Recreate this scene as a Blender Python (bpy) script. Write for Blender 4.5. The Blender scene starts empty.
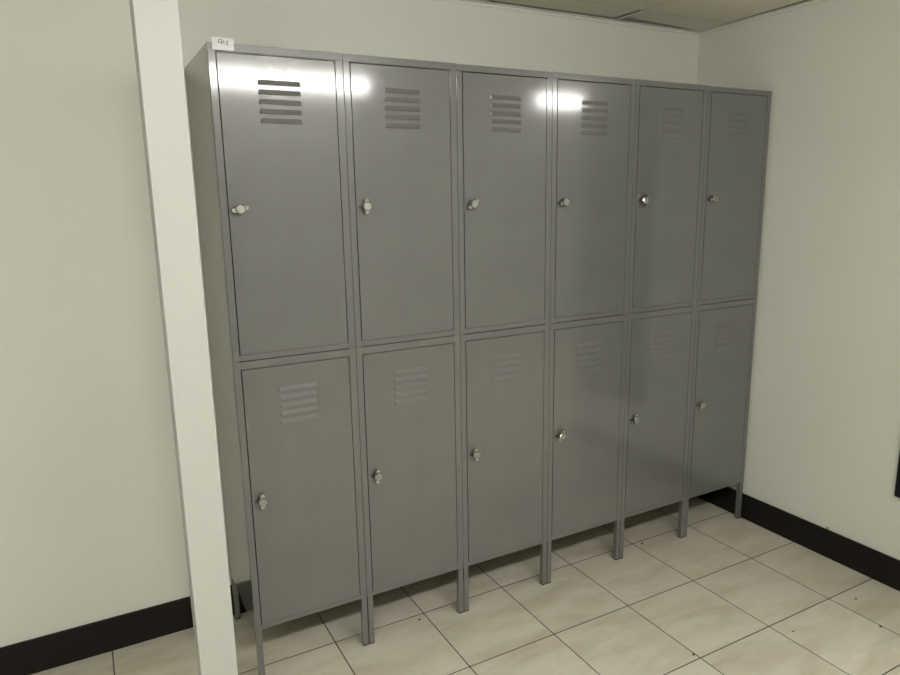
import bpy, bmesh, math, random
from mathutils import Vector, Matrix
random.seed(4)
S = bpy.context.scene
COL = S.collection

# ------------------------------------------------------------------ helpers
def bx(bm, x0, x1, y0, y1, z0, z1, bevel=0.0):
    vs = [bm.verts.new((x, y, z)) for x in (x0, x1) for y in (y0, y1) for z in (z0, z1)]
    F = [(0,1,3,2), (4,6,7,5), (0,4,5,1), (2,3,7,6), (0,2,6,4), (1,5,7,3)]
    fs = [bm.faces.new([vs[i] for i in f]) for f in F]
    if bevel > 0:
        es = list({e for f in fs for e in f.edges})
        bmesh.ops.bevel(bm, geom=es, offset=bevel, segments=2, affect='EDGES', profile=0.6)

def obj(name, bm, mat, parent=None, smooth=False):
    me = bpy.data.meshes.new(name)
    bmesh.ops.recalc_face_normals(bm, faces=bm.faces)
    bm.to_mesh(me); bm.free()
    if smooth:
        for p in me.polygons: p.use_smooth = True
    for m in (mat if isinstance(mat, (list, tuple)) else [mat]): me.materials.append(m)
    o = bpy.data.objects.new(name, me); COL.objects.link(o)
    if parent: o.parent = parent
    return o

def tag(o, label, cat, group=None):
    o['label'] = label; o['category'] = cat
    if group: o['group'] = group
    return o

def struct(name, bm, mat):
    o = obj(name, bm, mat); o['kind'] = 'structure'; return o

def thing(name, loc, label, cat, group=None):
    o = bpy.data.objects.new(name, None); COL.objects.link(o)
    o.empty_display_size = 0.1; o.location = loc
    return tag(o, label, cat, group)

# ---------------------------------------------------------------- materials
def new_mat(name):
    m = bpy.data.materials.new(name); m.use_nodes = True
    nt = m.node_tree
    return m, nt, nt.nodes['Principled BSDF'], nt.nodes, nt.links

def rgb(r, g, b): return (r, g, b, 1)

def noise(N, L, coord, scale, detail=3, rough=0.5):
    n = N.new('ShaderNodeTexNoise'); n.inputs['Scale'].default_value = scale
    n.inputs['Detail'].default_value = detail; n.inputs['Roughness'].default_value = rough
    L.new(coord, n.inputs['Vector']); return n

def ramp(N, L, fac, stops):
    r = N.new('ShaderNodeValToRGB')
    while len(r.color_ramp.elements) < len(stops): r.color_ramp.elements.new(0.5)
    for e, (p, c) in zip(r.color_ramp.elements, stops): e.position = p; e.color = c
    L.new(fac, r.inputs['Fac']); return r

def plain(name, col, rough, spec=0.5, metal=0.0, bump=0.0, bscale=200):
    m, nt, P, N, L = new_mat(name)
    P.inputs['Base Color'].default_value = rgb(*col)
    P.inputs['Roughness'].default_value = rough
    P.inputs['Specular IOR Level'].default_value = spec
    P.inputs['Metallic'].default_value = metal
    if bump:
        tc = N.new('ShaderNodeTexCoord')
        n = noise(N, L, tc.outputs['Object'], bscale, 2)
        b = N.new('ShaderNodeBump'); b.inputs['Strength'].default_value = bump; b.inputs['Distance'].default_value = 0.002
        L.new(n.outputs['Fac'], b.inputs['Height']); L.new(b.outputs['Normal'], P.inputs['Normal'])
    return m

def painted_metal(name, col, rough=0.22, marks=None):
    m, nt, P, N, L = new_mat(name)
    tc = N.new('ShaderNodeTexCoord')
    n = noise(N, L, tc.outputs['Object'], 9, 4)
    r = ramp(N, L, n.outputs['Fac'], [(0.3, rgb(*[c*0.95 for c in col])), (0.7, rgb(*[c*1.04 for c in col]))])
    out = r.outputs['Color']
    P.inputs['Specular IOR Level'].default_value = SPEC
    P.inputs['Coat Weight'].default_value = COATW; P.inputs['Coat Roughness'].default_value = COATR; P.inputs['Coat IOR'].default_value = 1.58
    n2 = noise(N, L, tc.outputs['Object'], 35, 3)
    mr = N.new('ShaderNodeMapRange'); mr.inputs['To Min'].default_value = rough*0.85; mr.inputs['To Max'].default_value = rough*1.15
    L.new(n2.outputs['Fac'], mr.inputs['Value']); L.new(mr.outputs['Result'], P.inputs['Roughness'])
    # faint orange peel of sprayed enamel, and the slow waviness of thin sheet
    a = noise(N, L, tc.outputs['Object'], 420, 1)
    b1 = N.new('ShaderNodeBump'); b1.inputs['Strength'].default_value = 0.04; b1.inputs['Distance'].default_value = 0.0006
    L.new(a.outputs['Fac'], b1.inputs['Height'])
    w = noise(N, L, tc.outputs['Object'], 5, 1)
    b2 = N.new('ShaderNodeBump'); b2.inputs['Strength'].default_value = 0.05; b2.inputs['Distance'].default_value = 0.004
    L.new(w.outputs['Fac'], b2.inputs['Height']); L.new(b1.outputs['Normal'], b2.inputs['Normal'])
    nrm = b2.outputs['Normal']
    if marks:   # worn paint and small dents above the louvres
        c0, rad = marks
        vm = N.new('ShaderNodeVectorMath'); vm.operation = 'DISTANCE'
        vm.inputs[1].default_value = c0; L.new(tc.outputs['Object'], vm.inputs[0])
        mk = N.new('ShaderNodeMapRange'); mk.inputs['From Min'].default_value = rad; mk.inputs['From Max'].default_value = rad*0.3
        mk.inputs['To Min'].default_value = 0; mk.inputs['To Max'].default_value = 1
        L.new(vm.outputs['Value'], mk.inputs['Value'])
        d = noise(N, L, tc.outputs['Object'], 75, 3)
        sp = ramp(N, L, d.outputs['Fac'], [(0.52, rgb(0,0,0)), (0.62, rgb(1,1,1))])
        mu = N.new('ShaderNodeMath'); mu.operation = 'MULTIPLY'
        L.new(sp.outputs['Color'], mu.inputs[0]); L.new(mk.outputs['Result'], mu.inputs[1])
        mu2 = N.new('ShaderNodeMath'); mu2.operation = 'MULTIPLY'; mu2.inputs[1].default_value = 0.5
        L.new(mu.outputs[0], mu2.inputs[0])
        mx = N.new('ShaderNodeMixRGB'); mx.inputs['Color2'].default_value = rgb(0.30, 0.25, 0.15)
        L.new(mu2.outputs[0], mx.inputs['Fac']); L.new(out, mx.inputs['Color1']); out = mx.outputs['Color']
        b3 = N.new('ShaderNodeBump'); b3.inputs['Strength'].default_value = 0.2; b3.inputs['Distance'].default_value = 0.001
        L.new(mu.outputs[0], b3.inputs['Height']); L.new(nrm, b3.inputs['Normal']); nrm = b3.outputs['Normal']
    L.new(out, P.inputs['Base Color'])
    L.new(nrm, P.inputs['Normal']); L.new(nrm, P.inputs['Coat Normal'])
    return m

SPEC, COATW, COATR = 0.45, 0.9, 0.095
GREY = (0.140, 0.143, 0.138)
M_GREY = painted_metal('grey_enamel', GREY, 0.33)
M_GREYW = painted_metal('grey_enamel_worn', GREY, 0.33, marks=((0.178, -0.001, 0.765), 0.055))
M_INSIDE = plain('cabinet_inside', (0.12, 0.12, 0.115), 0.6)
M_CHROME = plain('chrome', (0.50, 0.50, 0.48), 0.15, metal=1.0)
M_BARREL = plain('dark_steel', (0.16, 0.16, 0.15), 0.35, metal=1.0)
M_STEEL = plain('brushed_nickel', (0.36, 0.36, 0.33), 0.45, metal=0.7, bump=0.2, bscale=900)
M_FOOT = plain('dark_foot', (0.07, 0.06, 0.045), 0.7)
M_PAPER = plain('paper', (0.80, 0.80, 0.80), 0.7, 0.2)
M_INK = plain('violet_ink', (0.10, 0.06, 0.22), 0.5)
M_SKIRT = plain('dark_skirting', (0.009, 0.0072, 0.0065), 0.30, 0.25)
M_BLACK = plain('black_frame', (0.008, 0.008, 0.011), 0.45, 0.3)
M_DARKPANEL = plain('dark_panel', (0.06, 0.06, 0.058), 0.4, 0.3)
M_POST = plain('white_post_paint', (0.52, 0.535, 0.50), 0.45, 0.3, bump=0.15, bscale=60)
M_TRIM = plain('ceiling_trim_paint', (0.70, 0.70, 0.63), 0.5)
M_DARKVOID = plain('ceiling_void', (0.05, 0.047, 0.04), 0.9, 0.1)
M_CHIP = plain('dark_chip', (0.05, 0.04, 0.028), 0.8, 0.2)

def wall_mat():
    m, nt, P, N, L = new_mat('painted_wall')
    tc = N.new('ShaderNodeTexCoord')
    n = noise(N, L, tc.outputs['Object'], 1.7, 3)
    r = ramp(N, L, n.outputs['Fac'], [(0.3, rgb(0.695, 0.705, 0.640)), (0.7, rgb(0.725, 0.735, 0.668))])
    L.new(r.outputs['Color'], P.inputs['Base Color'])
    P.inputs['Roughness'].default_value = 0.62; P.inputs['Specular IOR Level'].default_value = 0.25
    a = noise(N, L, tc.outputs['Object'], 26, 4, 0.6)
    b = N.new('ShaderNodeBump'); b.inputs['Strength'].default_value = 0.22; b.inputs['Distance'].default_value = 0.003
    L.new(a.outputs['Fac'], b.inputs['Height']); L.new(b.outputs['Normal'], P.inputs['Normal'])
    return m
M_WALL = wall_mat()

def ceil_mat():
    m, nt, P, N, L = new_mat('ceiling_tile')
    tc = N.new('ShaderNodeTexCoord')
    n = noise(N, L, tc.outputs['Object'], 3.0, 4)
    r = ramp(N, L, n.outputs['Fac'], [(0.3, rgb(0.76, 0.74, 0.64)), (0.75, rgb(0.83, 0.81, 0.71))])
    L.new(r.outputs['Color'], P.inputs['Base Color'])
    P.inputs['Roughness'].default_value = 0.9; P.inputs['Specular IOR Level'].default_value = 0.1
    return m
M_CEIL = ceil_mat()

TP, TX, TY = 0.3203, 0.2609, 0.0668
def floor_mat():
    m, nt, P, N, L = new_mat('marbled_floor_tile')
    tc = N.new('ShaderNodeTexCoord')
    mp = N.new('ShaderNodeMapping'); mp.inputs['Location'].default_value = (-TX + 40*TP, -TY + 40*TP, 0)
    L.new(tc.outputs['Object'], mp.inputs['Vector'])
    br = N.new('ShaderNodeTexBrick'); br.offset = 0; br.squash = 1
    br.inputs['Scale'].default_value = 1; br.inputs['Brick Width'].default_value = TP; br.inputs['Row Height'].default_value = TP
    br.inputs['Mortar Size'].default_value = 0.0021; br.inputs['Mortar Smooth'].default_value = 0.25; br.inputs['Bias'].default_value = 0
    br.inputs['Color1'].default_value = rgb(0.85, 0.85, 0.85); br.inputs['Color2'].default_value = rgb(1, 1, 1)
    L.new(mp.outputs['Vector'], br.inputs['Vector'])
    # every tile gets its own cut of the marble
    sn = N.new('ShaderNodeVectorMath'); sn.operation = 'SNAP'; sn.inputs[1].default_value = (TP, TP, 10)
    L.new(mp.outputs['Vector'], sn.inputs[0])
    sc = N.new('ShaderNodeVectorMath'); sc.operation = 'SCALE'; sc.inputs['Scale'].default_value = 7.3
    L.new(sn.outputs['Vector'], sc.inputs[0])
    ad = N.new('ShaderNodeVectorMath'); ad.operation = 'ADD'
    L.new(mp.outputs['Vector'], ad.inputs[0]); L.new(sc.outputs['Vector'], ad.inputs[1])
    st = N.new('ShaderNodeMapping'); st.inputs['Rotation'].default_value = (0, 0, 0.35); st.inputs['Scale'].default_value = (2.2, 6.5, 1)
    L.new(ad.outputs['Vector'], st.inputs['Vector'])
    n = noise(N, L, st.outputs['Vector'], 1.6, 6, 0.6); n.inputs['Distortion'].default_value = 0.35
    r = ramp(N, L, n.outputs['Fac'], [(0.28, rgb(0.48, 0.43, 0.33)), (0.45, rgb(0.56, 0.525, 0.425)), (0.60, rgb(0.625, 0.60, 0.505)), (0.8, rgb(0.58, 0.52, 0.40))])
    mu = N.new('ShaderNodeMixRGB'); mu.blend_type = 'MULTIPLY'; mu.inputs['Fac'].default_value = 0.35
    L.new(r.outputs['Color'], mu.inputs['Color1']); L.new(br.outputs['Color'], mu.inputs['Color2'])
    mx = N.new('ShaderNodeMixRGB'); mx.inputs['Color2'].default_value = rgb(0.075, 0.062, 0.055)
    L.new(br.outputs['Fac'], mx.inputs['Fac']); L.new(mu.outputs['Color'], mx.inputs['Color1'])
    L.new(mx.outputs['Color'], P.inputs['Base Color'])
    mr = N.new('ShaderNodeMapRange'); mr.inputs['To Min'].default_value = 0.36; mr.inputs['To Max'].default_value = 0.85
    L.new(br.outputs['Fac'], mr.inputs['Value']); L.new(mr.outputs['Result'], P.inputs['Roughness'])
    iv = N.new('ShaderNodeMath'); iv.operation = 'SUBTRACT'; iv.inputs[0].default_value = 1; L.new(br.outputs['Fac'], iv.inputs[1])
    b = N.new('ShaderNodeBump'); b.inputs['Strength'].default_value = 0.6; b.inputs['Distance'].default_value = 0.0015
    L.new(iv.outputs[0], b.inputs['Height']); L.new(b.outputs['Normal'], P.inputs['Normal'])
    P.inputs['Specular IOR Level'].default_value = 0.4
    return m
M_FLOOR = floor_mat()

def lamp_mat(e):
    m, nt, P, N, L = new_mat('lit_diffuser')
    P.inputs['Base Color'].default_value = rgb(0.8, 0.8, 0.8)
    P.inputs['Emission Color'].default_value = rgb(1.0, 0.985, 0.945)
    P.inputs['Emission Strength'].default_value = e
    return m
M_LAMPS = [lamp_mat(17.5), lamp_mat(17), lamp_mat(14.5)]

# ------------------------------------------------------------------ the room
YW, XW, XL, YF, XR, YE = 0.392, 2.128, -2.6, -4.3, 4.6, -1.17
H = 2.26
b = bmesh.new(); bx(b, XL-.12, XR+.12, YF-.12, YW+.12, -0.1, 0); struct('floor', b, M_FLOOR)
b = bmesh.new(); bx(b, XL, XW, YW, YW+.12, 0, H); struct('wall_back', b, M_WALL)
b = bmesh.new(); bx(b, XW, XW+.13, YE, YW+.12, 0, H); struct('wall_right', b, M_WALL)
b = bmesh.new(); bx(b, XW+.13, XR, YE, YE+.12, 0, H); struct('wall_alcove', b, M_WALL)
b = bmesh.new(); bx(b, XR, XR+.12, YF-.12, YE+.12, 0, H); struct('wall_far_right', b, M_WALL)
b = bmesh.new(); bx(b, XL, XR, YF-.12, YF, 0, H); struct('wall_front', b, M_WALL)
b = bmesh.new(); bx(b, XL-.12, XL, YF-.12, YW+.12, 0, H); struct('wall_left', b, M_WALL)

ZC = 2.094     # underside of the tiles' grid
GX, GY = 1.645, 0.222
b = bmesh.new()
bx(b, XL-.12, XR+.12, YF-.12, YW+.12, H, H+.1)
struct('ceiling_slab', b, M_DARKVOID)
# suspended ceiling: loose tiles lying in a grid; a few are short of the wall or lifted
b = bmesh.new()
def tile(x0, x1, y0, y1, dz=(0, 0, 0, 0)):
    n0 = len(b.verts)
    vs = [b.verts.new(c) for c in ((x0,y0,ZC+dz[0]), (x1,y0,ZC+dz[1]), (x1,y1,ZC+dz[2]), (x0,y1,ZC+dz[3]))]
    vt = [b.verts.new((v.co.x, v.co.y, v.co.z+.012)) for v in vs]
    b.faces.new(vs); b.faces.new(vt)
    for i in range(4): b.faces.new((vs[i], vs[(i+1) % 4], vt[(i+1) % 4], vt[i]))
P6 = 0.6
g = 0.0022
LIGHTS = [(0.03, 1.23, -2.0), (2.45, 3.65, -2.1), (-1.28, -0.08, -2.0)]     # x from, x to, y; the last is an added fill lamp
cols = [(-8+i) for i in range(14)]
def col_x(i): return GX + i*P6 - P6, GX + i*P6            # column i spans these x
for i in range(-7, 7):
    x0, x1 = col_x(i); x0 = max(x0, XL); x1 = min(x1, XR)
    if x1 - x0 < .02: continue
    for j in range(0, 9):
        y1 = GY - (j-1)*P6 if j else YW - .012
        y0 = GY - j*P6
        y1 = min(y1, YW); y0 = max(y0, YF)
        if y1 - y0 < .02: continue
        if i >= 2 and y0 > YE: continue
        a0, a1, c0, c1 = x0+g, x1-g, y0+g, y1-g
        dz = [0]*4
        if i == 1:
            if y0 > YE-.3: a1 = 2.104
            if j == 0: pass
        if i == 0 and j == 0: c1 = .364; a1 = x1-.022; dz = [0, 0, .004, .004]
        if i == 1 and j == 0:
            # crooked offcut, wedge-shaped gap to the wall
            vs = [(a0,c0,ZC), (2.104,c0,ZC), (2.104,.371,ZC), (a0+.004,.334,ZC+.004)]
            lo = [b.verts.new(v) for v in vs]; hi = [b.verts.new((v[0], v[1], v[2]+.012)) for v in vs]
            b.faces.new(lo); b.faces.new(hi)
            for k in range(4): b.faces.new((lo[k], lo[(k+1)%4], hi[(k+1)%4], hi[k]))
            continue
        if i == 1 and j == 1:
            vs = [(a0,c0,ZC), (2.080,c0,ZC), (2.103,c1,ZC), (a0,c1,ZC)]
            lo = [b.verts.new(v) for v in vs]; hi = [b.verts.new((v[0], v[1], v[2]+.012)) for v in vs]
            b.faces.new(lo); b.faces.new(hi)
            for k in range(4): b.faces.new((lo[k], lo[(k+1)%4], hi[(k+1)%4], hi[k]))
            continue
        if j == 0 and i < 0: c1 = .366
        tile(a0, a1, c0, c1, dz)
struct('ceiling', b, M_CEIL)
# T-bars
b = bmesh.new()
for i in range(-7, 7):
    x = GX + i*P6
    if XL < x < XW-.03: bx(b, x-.0035, x+.0035, YF, YW-.012, ZC+.0005, ZC+.0025)
    elif XW < x < XR: bx(b, x-.0035, x+.0035, YF, YE, ZC+.0005, ZC+.0025)
for j in range(0, 8):
    y = GY - j*P6
    bx(b, XL, XR if y < YE else XW-.015, y-.0035, y+.0035, ZC+.0005, ZC+.0025)
struct('trim_1', b, plain('grid_bar', (0.30, 0.29, 0.24), 0.6))
b = bmesh.new(); bx(b, GX-.007, GX+.005, GY+.01, YW-.021, ZC-.003, ZC-.0004)
struct('trim_4', b, M_TRIM)
# wall angle, back and right
b = bmesh.new()
bx(b, XL, XW, YW-.006, YW, ZC-.013, ZC+.006); bx(b, XL, XW, YW-.020, YW, ZC-.003, ZC-.0005)
struct('trim_2', b, M_TRIM)
b = bmesh.new()
bx(b, XW-.006, XW, YE, YW-.006, ZC-.013, ZC+.006); bx(b, XW-.020, XW, YE, YW-.020, ZC-.003, ZC-.0005)
struct('trim_3', b, M_TRIM)
# skirting
ZB, TB = 0.113, 0.008
b = bmesh.new(); bx(b, XL, XW, YW-TB, YW, 0, ZB, .001); struct('baseboard_back', b, M_SKIRT)
b = bmesh.new(); bx(b, XW-TB, XW, YE, YW-TB, 0, ZB, .001); struct('baseboard_right', b, M_SKIRT)

# surface mounted batten lamps under the tiles; third one added, unseen, for extra light
for k, (xa, xb, yl) in enumerate(LIGHTS):
    where = ['in front of the lockers', 'beyond the end of the right wall', 'in front of the white post, added as unseen fill'][k]
    t = thing('ceiling_light', ((xa+xb)/2, yl, ZC-.0025), 'long white batten lamp on the ceiling ' + where, 'ceiling light', 'batten lamps on the tiled ceiling')
    h = (xb-xa)/2
    b = bmesh.new(); bx(b, -h, h, -.066, .066, -.012, 0, .002)
    for sx in (-1, 1): bx(b, *sorted((sx*(h-.012), sx*h)), -.066, .066, -.084, -.012, .004)
    obj('housing', b, M_TRIM, t)
    b = bmesh.new()
    n = 10; A = []
    for xx in (-h+.012, h-.012):
        A.append([b.verts.new((xx, .061*math.cos(math.pi*q/n), -.012-.068*math.sin(math.pi*q/n)**.7)) for q in range(n+1)])
    for q in range(n): b.faces.new((A[0][q], A[0][q+1], A[1][q+1], A[1][q]))
    b.faces.new((A[0][0], A[0][n], A[1][n], A[1][0])); b.faces.new(A[0]); b.faces.new(A[1])
    obj('diffuser', b, M_LAMPS[k], t)

# ------------------------------------------------------------------ lockers
W, D = 0.35288, 0.374
G = 0.0006                       # half the seam between two units
ZBOT, ZMID, ZTOP, ZCAP = 0.1685, 0.9827, 1.800, 1.781
OX0, OX1 = 0.0190, 0.3310        # door opening
UP = (1.0000, 1.7800); LO = (0.1845, 0.9600)

def shell_bm(z0, z1, oz0, oz1):
    """open fronted sheet steel box: sides, back, top, bottom, returned front frame"""
    bm = bmesh.new(); x0, x1 = G, W-G; t = .0015
    bx(bm, x0, x0+t, .001, D, z0, z1); bx(bm, x1-t, x1, .001, D, z0, z1)
    bx(bm, x0+t, x1-t, D-t, D, z0, z1)
    bx(bm, x0+t, x1-t, .002, D-t, z0+.001, z0+.001+t); bx(bm, x0+t, x1-t, .002, D-t, z1-.001-t, z1-.001)
    bx(bm, x0, OX0, 0, .016, z0, z1, .0007)
    bx(bm, OX1, x1, 0, .016, z0, z1, .0007)
    bx(bm, OX0, OX1, .0004, .016, z0+.0014, oz0, .0005)
    if z1-oz1 > .003: bx(bm, OX0, OX1, .0004, .016, oz1, z1-.0014, .0005)
    return bm

VX0, VX1 = .1185, .2315
def door_bm(h, zt, pin=False):
    """sheet steel door with returned edges and five pressed louvres; local z 0..h, zt = top of the first louvre"""
    bm = bmesh.new()
    x0, x1 = .0216, .3288
    pitch, lh, out = .0238, .0125, .0036
    zs = [0]
    slots = []
    for k in range(5):
        top = zt - k*pitch; slots.append((top-lh, top))
    for s in reversed(slots): zs += [s[0], s[1]]
    zs.append(h)
    xs = [x0, VX0, VX1, x1]
    y = 0.0
    vv = {}
    def V(x, z, yy=y):
        k = (round(x, 5), round(yy, 5), round(z, 5))
        if k not in vv: vv[k] = bm.verts.new((x, yy, z))
        return vv[k]
    for a in range(3):
        for c in range(len(zs)-1):
            if a == 1 and c % 2 == 1: continue
            bm.faces.new((V(xs[a], zs[c]), V(xs[a+1], zs[c]), V(xs[a+1], zs[c+1]), V(xs[a], zs[c+1])))
    # louvre hoods: slope out downwards, upper corners rounded, open below
    for (zb, ztop) in slots:
        rc, n = .0050, 4
        def half(sg, xe):
            # outline on the sheet from the lower corner up and round to the straight top edge
            pts = [(xe, zb), (xe, zb+(ztop-zb-rc)*.5), (xe, ztop-rc)]
            for q in range(1, n+1):
                a_ = math.pi/2*q/n
                pts.append((xe+sg*rc*(1-math.cos(a_)), ztop-rc+rc*math.sin(a_)))
            o_ = [V(*pts[0])] + [bm.verts.new((x, 0, z)) for x, z in pts[1:]]
            corner = V(xe, ztop)
            # sheet left between the rounded corner and the square cut
            for q in range(2, len(o_)-1): bm.faces.new((corner, o_[q], o_[q+1]))
            # ring of the hood just inside the outline
            ins = .0032
            cz = lambda z: -out*(ztop-z)/(ztop-zb)
            inner = []
            for (x, z) in pts:
                zz = min(z, ztop-.0008); xx = x+sg*ins if x*sg < (xe+sg*ins)*sg else x+sg*.0004
                inner.append(bm.verts.new((xx, cz(zz), zz)))
            for q in range(len(o_)-1): bm.faces.new((o_[q], o_[q+1], inner[q+1], inner[q]))
            return o_, inner
        oL, iL = half(1, VX0); oR, iR = half(-1, VX1)
        bm.faces.new((oL[-1], oR[-1], iR[-1], iL[-1]))
        for q in range(len(iL)-1): bm.faces.new((iL[q], iL[q+1], iR[q+1], iR[q]))
    bmesh.ops.recalc_face_normals(bm, faces=bm.faces)
    # returned edges
    t = .0012; dp = .015
    if pin: bx(bm, .3140, .3170, .0002, .004, h-.0004, h+.0024)
    bx(bm, x0, x0+t, .0001, dp, 0, h); bx(bm, x1-t, x1, .0001, dp, 0, h)
    bx(bm, x0+t, x1-t, .0001, dp, 0, t); bx(bm, x0+t, x1-t, .0001, dp, h-t, h)
    bx(bm, x0+t, VX0-.012, .002, .003, t, h-t); bx(bm, VX1+.012, x1-t, .002, .003, t, h-t)
    return bm

def door_obj(h, zt, mat, parent):
    return obj('door', door_bm(h, zt, h > .7735), mat, parent)

def disc(bm, r, y0, y1, n=24, sx=1, sz=1, ang=0, cx=0, cz=0, cham=0):
    rings = [(y0, r), (y1+cham, r), (y1, r-cham)] if cham else [(y0, r), (y1, r)]
    R_ = []
    for (y, q) in rings:
        R_.append([bm.verts.new((cx+q*sx*math.cos(ang+2*math.pi*i/n), y, cz+q*sz*math.sin(ang+2*math.pi*i/n))) for i in range(n)])
    for a in range(len(R_)-1):
        for i in range(n): bm.faces.new((R_[a][i], R_[a][(i+1)%n], R_[a+1][(i+1)%n], R_[a+1][i]))
    bm.faces.new(R_[0]); bm.faces.new(R_[-1])

def lock_parts(door, z, turn):
    """turn latch: escutcheon and barrel on the door, octagonal knob with two drilled wings"""
    b = bmesh.new()
    disc(b, .0125, -.0004, -.0030, 28, cham=.0008)
    disc(b, .0080, -.0030, -.0150, 20)
    # staple behind the knob
    c, s = math.cos(turn+math.pi/2), math.sin(turn+math.pi/2)
    bx(b, -.0175, -.0120, -.0060, -.0006, -.0030, .0030, .0008)
    lk = obj('lock', b, M_BARREL, door); lk.location = (.0478, 0, z+.0025)
    b = bmesh.new()
    disc(b, .0132, -.0110, -.0220, 8, ang=math.pi/8, cham=.0022)
    for sgn in (-1, 1):
        # wing: tapered lug with rounded end
        pts = [(sgn*.0100, -.0085), (sgn*.0180, -.0070), (sgn*.0222, -.0034), (sgn*.0222, .0034), (sgn*.0180, .0070), (sgn*.0100, .0085)]
        if sgn < 0: pts.reverse()
        f = [b.verts.new((x, -.0160, zz*.8)) for x, zz in pts]; k = [b.verts.new((x, -.0100, zz)) for x, zz in pts]
        b.faces.new(f); b.faces.new(k)
        for i in range(6): b.faces.new((f[i], f[(i+1)%6], k[(i+1)%6], k[i]))
    kn = obj('knob', b, M_CHROME, lk); kn.rotation_euler = (0, -turn, 0)
    b = bmesh.new(); disc(b, .0104, -.0219, -.0224, 24); disc(b, .0035, -.0224, -.0229, 12)
    fc = None
    fo = obj('knob_face', b, M_STEEL, lk)
    return lk

# turn of each knob, degrees (0 = wings level)
TURN_UP = [12, 90, 35, 18, 82, 15]
TURN_LO = [88, 86, 96, 60, 90, 65]
names = ['leftmost of the row, paper label on its top edge',
         'second from the left, just right of the one with the paper label',
         'third from the left end of the row',
         'fourth from the left end of the row',
         'second from the right wall, beside the last unit',
         'last of the row, against the right wall']
capdz = [0, -.0003, -.0012, -.0008, -.0008, -.0020]

meshes = {}
def leg(parent, x, y, first):
    if 'leg' not in meshes:
        b = bmesh.new(); bx(b, 0, .0172, 0, .0180, .004, ZBOT+.0005, .0006)
        o = obj('leg', b, M_GREY, parent); meshes['leg'] = o.data
        b = bmesh.new(); bx(b, -.0003, .0175, -.0003, .0183, 0, .006, .0006)
        f = obj('foot', b, M_FOOT, o); meshes['foot'] = f.data
    else:
        o = bpy.data.objects.new('leg', meshes['leg']); COL.objects.link(o); o.parent = parent
        f = bpy.data.objects.new('foot', meshes['foot']); COL.objects.link(f); f.parent = o
    o.location = (x, y, 0)

for i in range(6):
    t = thing('locker', (i*W, 0, 0), 'grey two-door locker, ' + names[i], 'locker', 'grey two-door lockers standing in a row')
    if i == 0:
        lo = obj('lower_cabinet', shell_bm(ZBOT, ZMID-.0002, *LO), M_GREY, t)
        up = obj('upper_cabinet', shell_bm(ZMID+.0002, ZCAP+.001, *UP), M_GREY, t)
        b = bmesh.new(); bx(b, G*.5, W-G*.5, -.0012, D+.001, ZCAP, ZTOP, .0007)
        cap = obj('top_cap', b, M_GREY, t)
        base = (lo, up, cap)
    else:
        r = []
        for s_ in base:
            c = s_.copy(); COL.objects.link(c); c.parent = t; r.append(c)
        r[2].location = (0, 0, capdz[i])
    xl, xr = (G if i == 5 else .0018), W-.0172-(G if i == 4 else .0018)
    for (x, y) in ((xl, 0), (xr, 0), (.0018, D-.018), (W-.0018-.0172, D-.018)): leg(t, x, y, i == 0)
    # doors: up to two kinds of mesh
    if i < 1:
        du = door_obj(UP[1]-UP[0]-.0042, 1.7185-UP[0]-.0012, M_GREYW, t); du.location = (0, 0, UP[0]+.0012)
        dl = door_obj(LO[1]-LO[0]-.0030, .8975-LO[0]-.0012, M_GREY, t); dl.location = (0, 0, LO[0]+.0012)
        mu2 = du.data.copy(); mu2.materials.clear(); mu2.materials.append(M_GREY)
        upper_mesh = mu2; lower_mesh = dl.data
        du['label'] = 'upper door with worn spots in the paint above its louvres'
    else:
        du = bpy.data.objects.new('door', upper_mesh); COL.objects.link(du); du.parent = t; du.location = (0, 0, UP[0]+.0012)
        dl = bpy.data.objects.new('door', lower_mesh); COL.objects.link(dl); dl.parent = t; dl.location = (0, 0, LO[0]+.0012)
    for (d, z, tr) in ((du, 1.389-UP[0]-.0012, TURN_UP[i]), (dl, .5715-LO[0]-.0012, TURN_LO[i])):
        lock_parts(d, z, math.radians(tr))

# ------------------------------------------------------- paper label on top
b = bmesh.new(); bx(b, 0, .0530, -.0004, 0, .0010, .0298)
lab = obj('paper_label', b, M_PAPER)
lab.location = (.0125, -.0016, 1.782)
tag(lab, 'small white paper label with violet handwriting on top of the leftmost locker', 'label')
def stroke(bm, pts, w=.0014, y=-.0009):
    pts = [(x, z-.0036) for x, z in pts]
    for (p, q) in zip(pts, pts[1:]):
        d = Vector((q[0]-p[0], q[1]-p[1])); n = Vector((-d.y, d.x)).normalized()*w/2; u = d.normalized()*w*.3
        c = [(p[0]-u.x+n.x, p[1]-u.y+n.y), (q[0]+u.x+n.x, q[1]+u.y+n.y), (q[0]+u.x-n.x, q[1]+u.y-n.y), (p[0]-u.x-n.x, p[1]-u.y-n.y)]
        f = [bm.verts.new((a[0], y, a[1])) for a in c]; k = [bm.verts.new((a[0], -.0003, a[1])) for a in c]
        bm.faces.new(f); bm.faces.new(k)
        for i in range(4): bm.faces.new((f[i], f[(i+1)%4], k[(i+1)%4], k[i]))
b = bmesh.new()
stroke(b, [(.0245,.0280),(.0225,.0292),(.0185,.0285),(.0155,.0255),(.0150,.0225),(.0175,.0210),(.0215,.0225),(.0245,.0255),(.0243,.0282),(.0240,.0225),(.0235,.0180)])
stroke(b, [(.0275,.0235),(.0290,.0265),(.0290,.0180)])
stroke(b, [(.0350,.0225),(.0385,.0262),(.0368,.0215),(.0355,.0172),(.0395,.0168)])
obj('handwriting', b, M_INK, lab)

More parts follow.
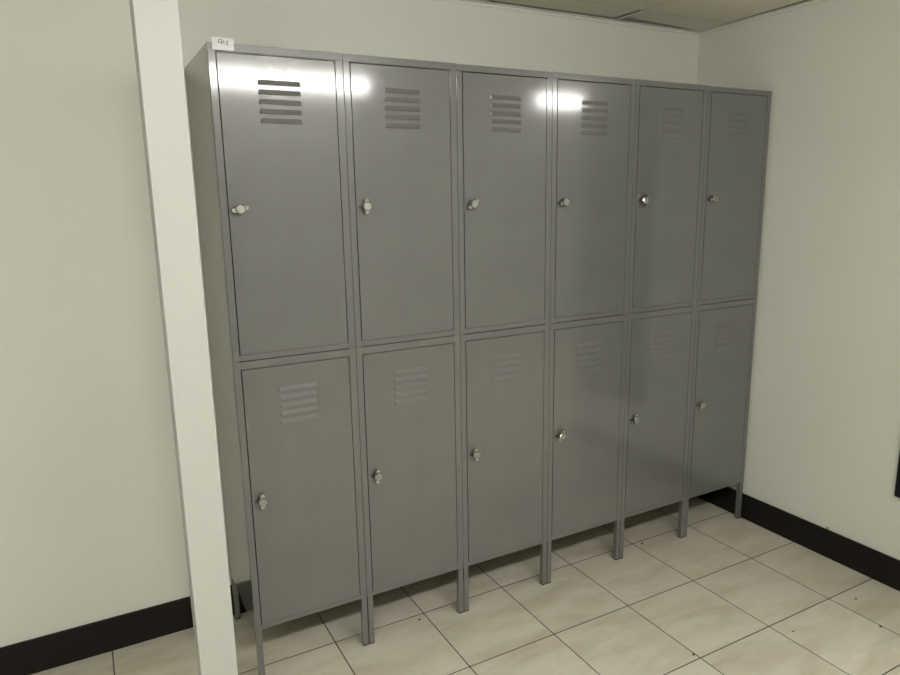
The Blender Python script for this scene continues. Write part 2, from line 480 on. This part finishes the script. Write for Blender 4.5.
# ------------------------------------------------------------- white post
d0 = 1.5
cx, cy = -0.3369, -1.8687
px0, px1 = cx + .0950*d0, cx + .1490*d0
b = bmesh.new(); bx(b, 0, px1-px0, 0, .066, 0, ZC-.0035, .0022)
post = obj('post', b, M_POST); post.location = (px0, cy+d0, 0)
tag(post, 'square white painted post in front of the left end of the lockers', 'post')

# ------------------------------------------------ black panel on right wall
t = thing('wall_panel', (XW, -.618, .347), 'black framed panel on the right wall, cut off by the right edge of the photo', 'panel')
b = bmesh.new(); L_, HT, FW, TH = .53, 1.55, .085, .014
bx(b, -TH, -.0005, -L_, 0, 0, FW, .002); bx(b, -TH, -.0005, -L_, 0, HT-FW, HT, .002)
bx(b, -TH, -.0005, -FW, 0, FW, HT-FW, .002); bx(b, -TH, -.0005, -L_, -L_+FW, FW, HT-FW, .002)
obj('frame', b, M_BLACK, t)
b = bmesh.new(); bx(b, -.012, -.0010, -L_+FW, -FW, FW, HT-FW)
obj('board', b, M_DARKPANEL, t)

# ------------------------------------------------- crumbs on the floor tiles
chips = [((.552, .038), .0045, 'dark chip lying on the floor in front of the second locker'),
         ((1.575, .046), .0050, 'dark chip lying on the floor between the legs of the fifth locker'),
         ((1.942, -.622), .0040, 'dark chip lying on the floor near the right skirting'),
         ((1.854, -.757), .0042, 'dark chip lying on the floor nearest the right edge of the photo'),
         ((1.584, -.632), .0030, 'tiny dark chip lying mid-tile away from the lockers'),
         ((1.214, -.553), .0042, 'dark chip lying nearest the bottom edge of the photo')]
for (x, y), r, l in chips:
    b = bmesh.new(); bmesh.ops.create_icosphere(b, subdivisions=2, radius=r)
    for v in b.verts:
        v.co *= random.uniform(.75, 1.15); v.co.z *= .45
    zmin = min(v.co.z for v in b.verts)
    for v in b.verts: v.co.z -= zmin
    o = obj('floor_chip', b, M_CHIP); o.location = (x, y, 0)
    tag(o, l, 'debris', 'dark chips on the floor tiles')
# plaster crumb stuck where the right wall meets its skirting
b = bmesh.new(); bmesh.ops.create_icosphere(b, subdivisions=2, radius=.006)
for v in b.verts: v.co *= random.uniform(.7, 1.2); v.co.x *= .5
zmin = min(v.co.z for v in b.verts)
for v in b.verts: v.co.z -= zmin
o = obj('plaster_crumb', b, plain('plaster', (.42, .33, .17), .9)); o.location = (XW-.004, -.386, ZB)
tag(o, 'small tan plaster crumb on top of the dark skirting of the right wall', 'debris')

# ------------------------------------------------------------------ camera
cam = bpy.data.cameras.new('camera'); co = bpy.data.objects.new('camera', cam); COL.objects.link(co)
f = 684.402; yaw, pitch, roll = 0.493752, -0.200419, -0.017657
fw = Vector((math.sin(yaw)*math.cos(pitch), math.cos(yaw)*math.cos(pitch), math.sin(pitch)))
rt = Vector((math.cos(yaw), -math.sin(yaw), 0)); up_ = rt.cross(fw)
r2 = rt*math.cos(roll) + up_*math.sin(roll); u2 = -rt*math.sin(roll) + up_*math.cos(roll)
mt = Matrix((r2, u2, -fw)).transposed().to_4x4(); mt.translation = Vector((cx, cy, 1.40947))
co.matrix_world = mt
cam.sensor_width = 36; cam.sensor_fit = 'HORIZONTAL'; cam.lens = f/900*36; cam.clip_start = 0.02
S.camera = co

# ------------------------------------------------------------------- world
w = bpy.data.worlds.new('world'); S.world = w; w.use_nodes = True
w.node_tree.nodes['Background'].inputs['Color'].default_value = rgb(.9, .95, 1)
w.node_tree.nodes['Background'].inputs['Strength'].default_value = 0.0
S.view_settings.view_transform = 'Standard'; S.view_settings.look = 'None'
S.view_settings.gamma = 1; S.view_settings.use_curve_mapping = False
S.view_settings.exposure = 1.45
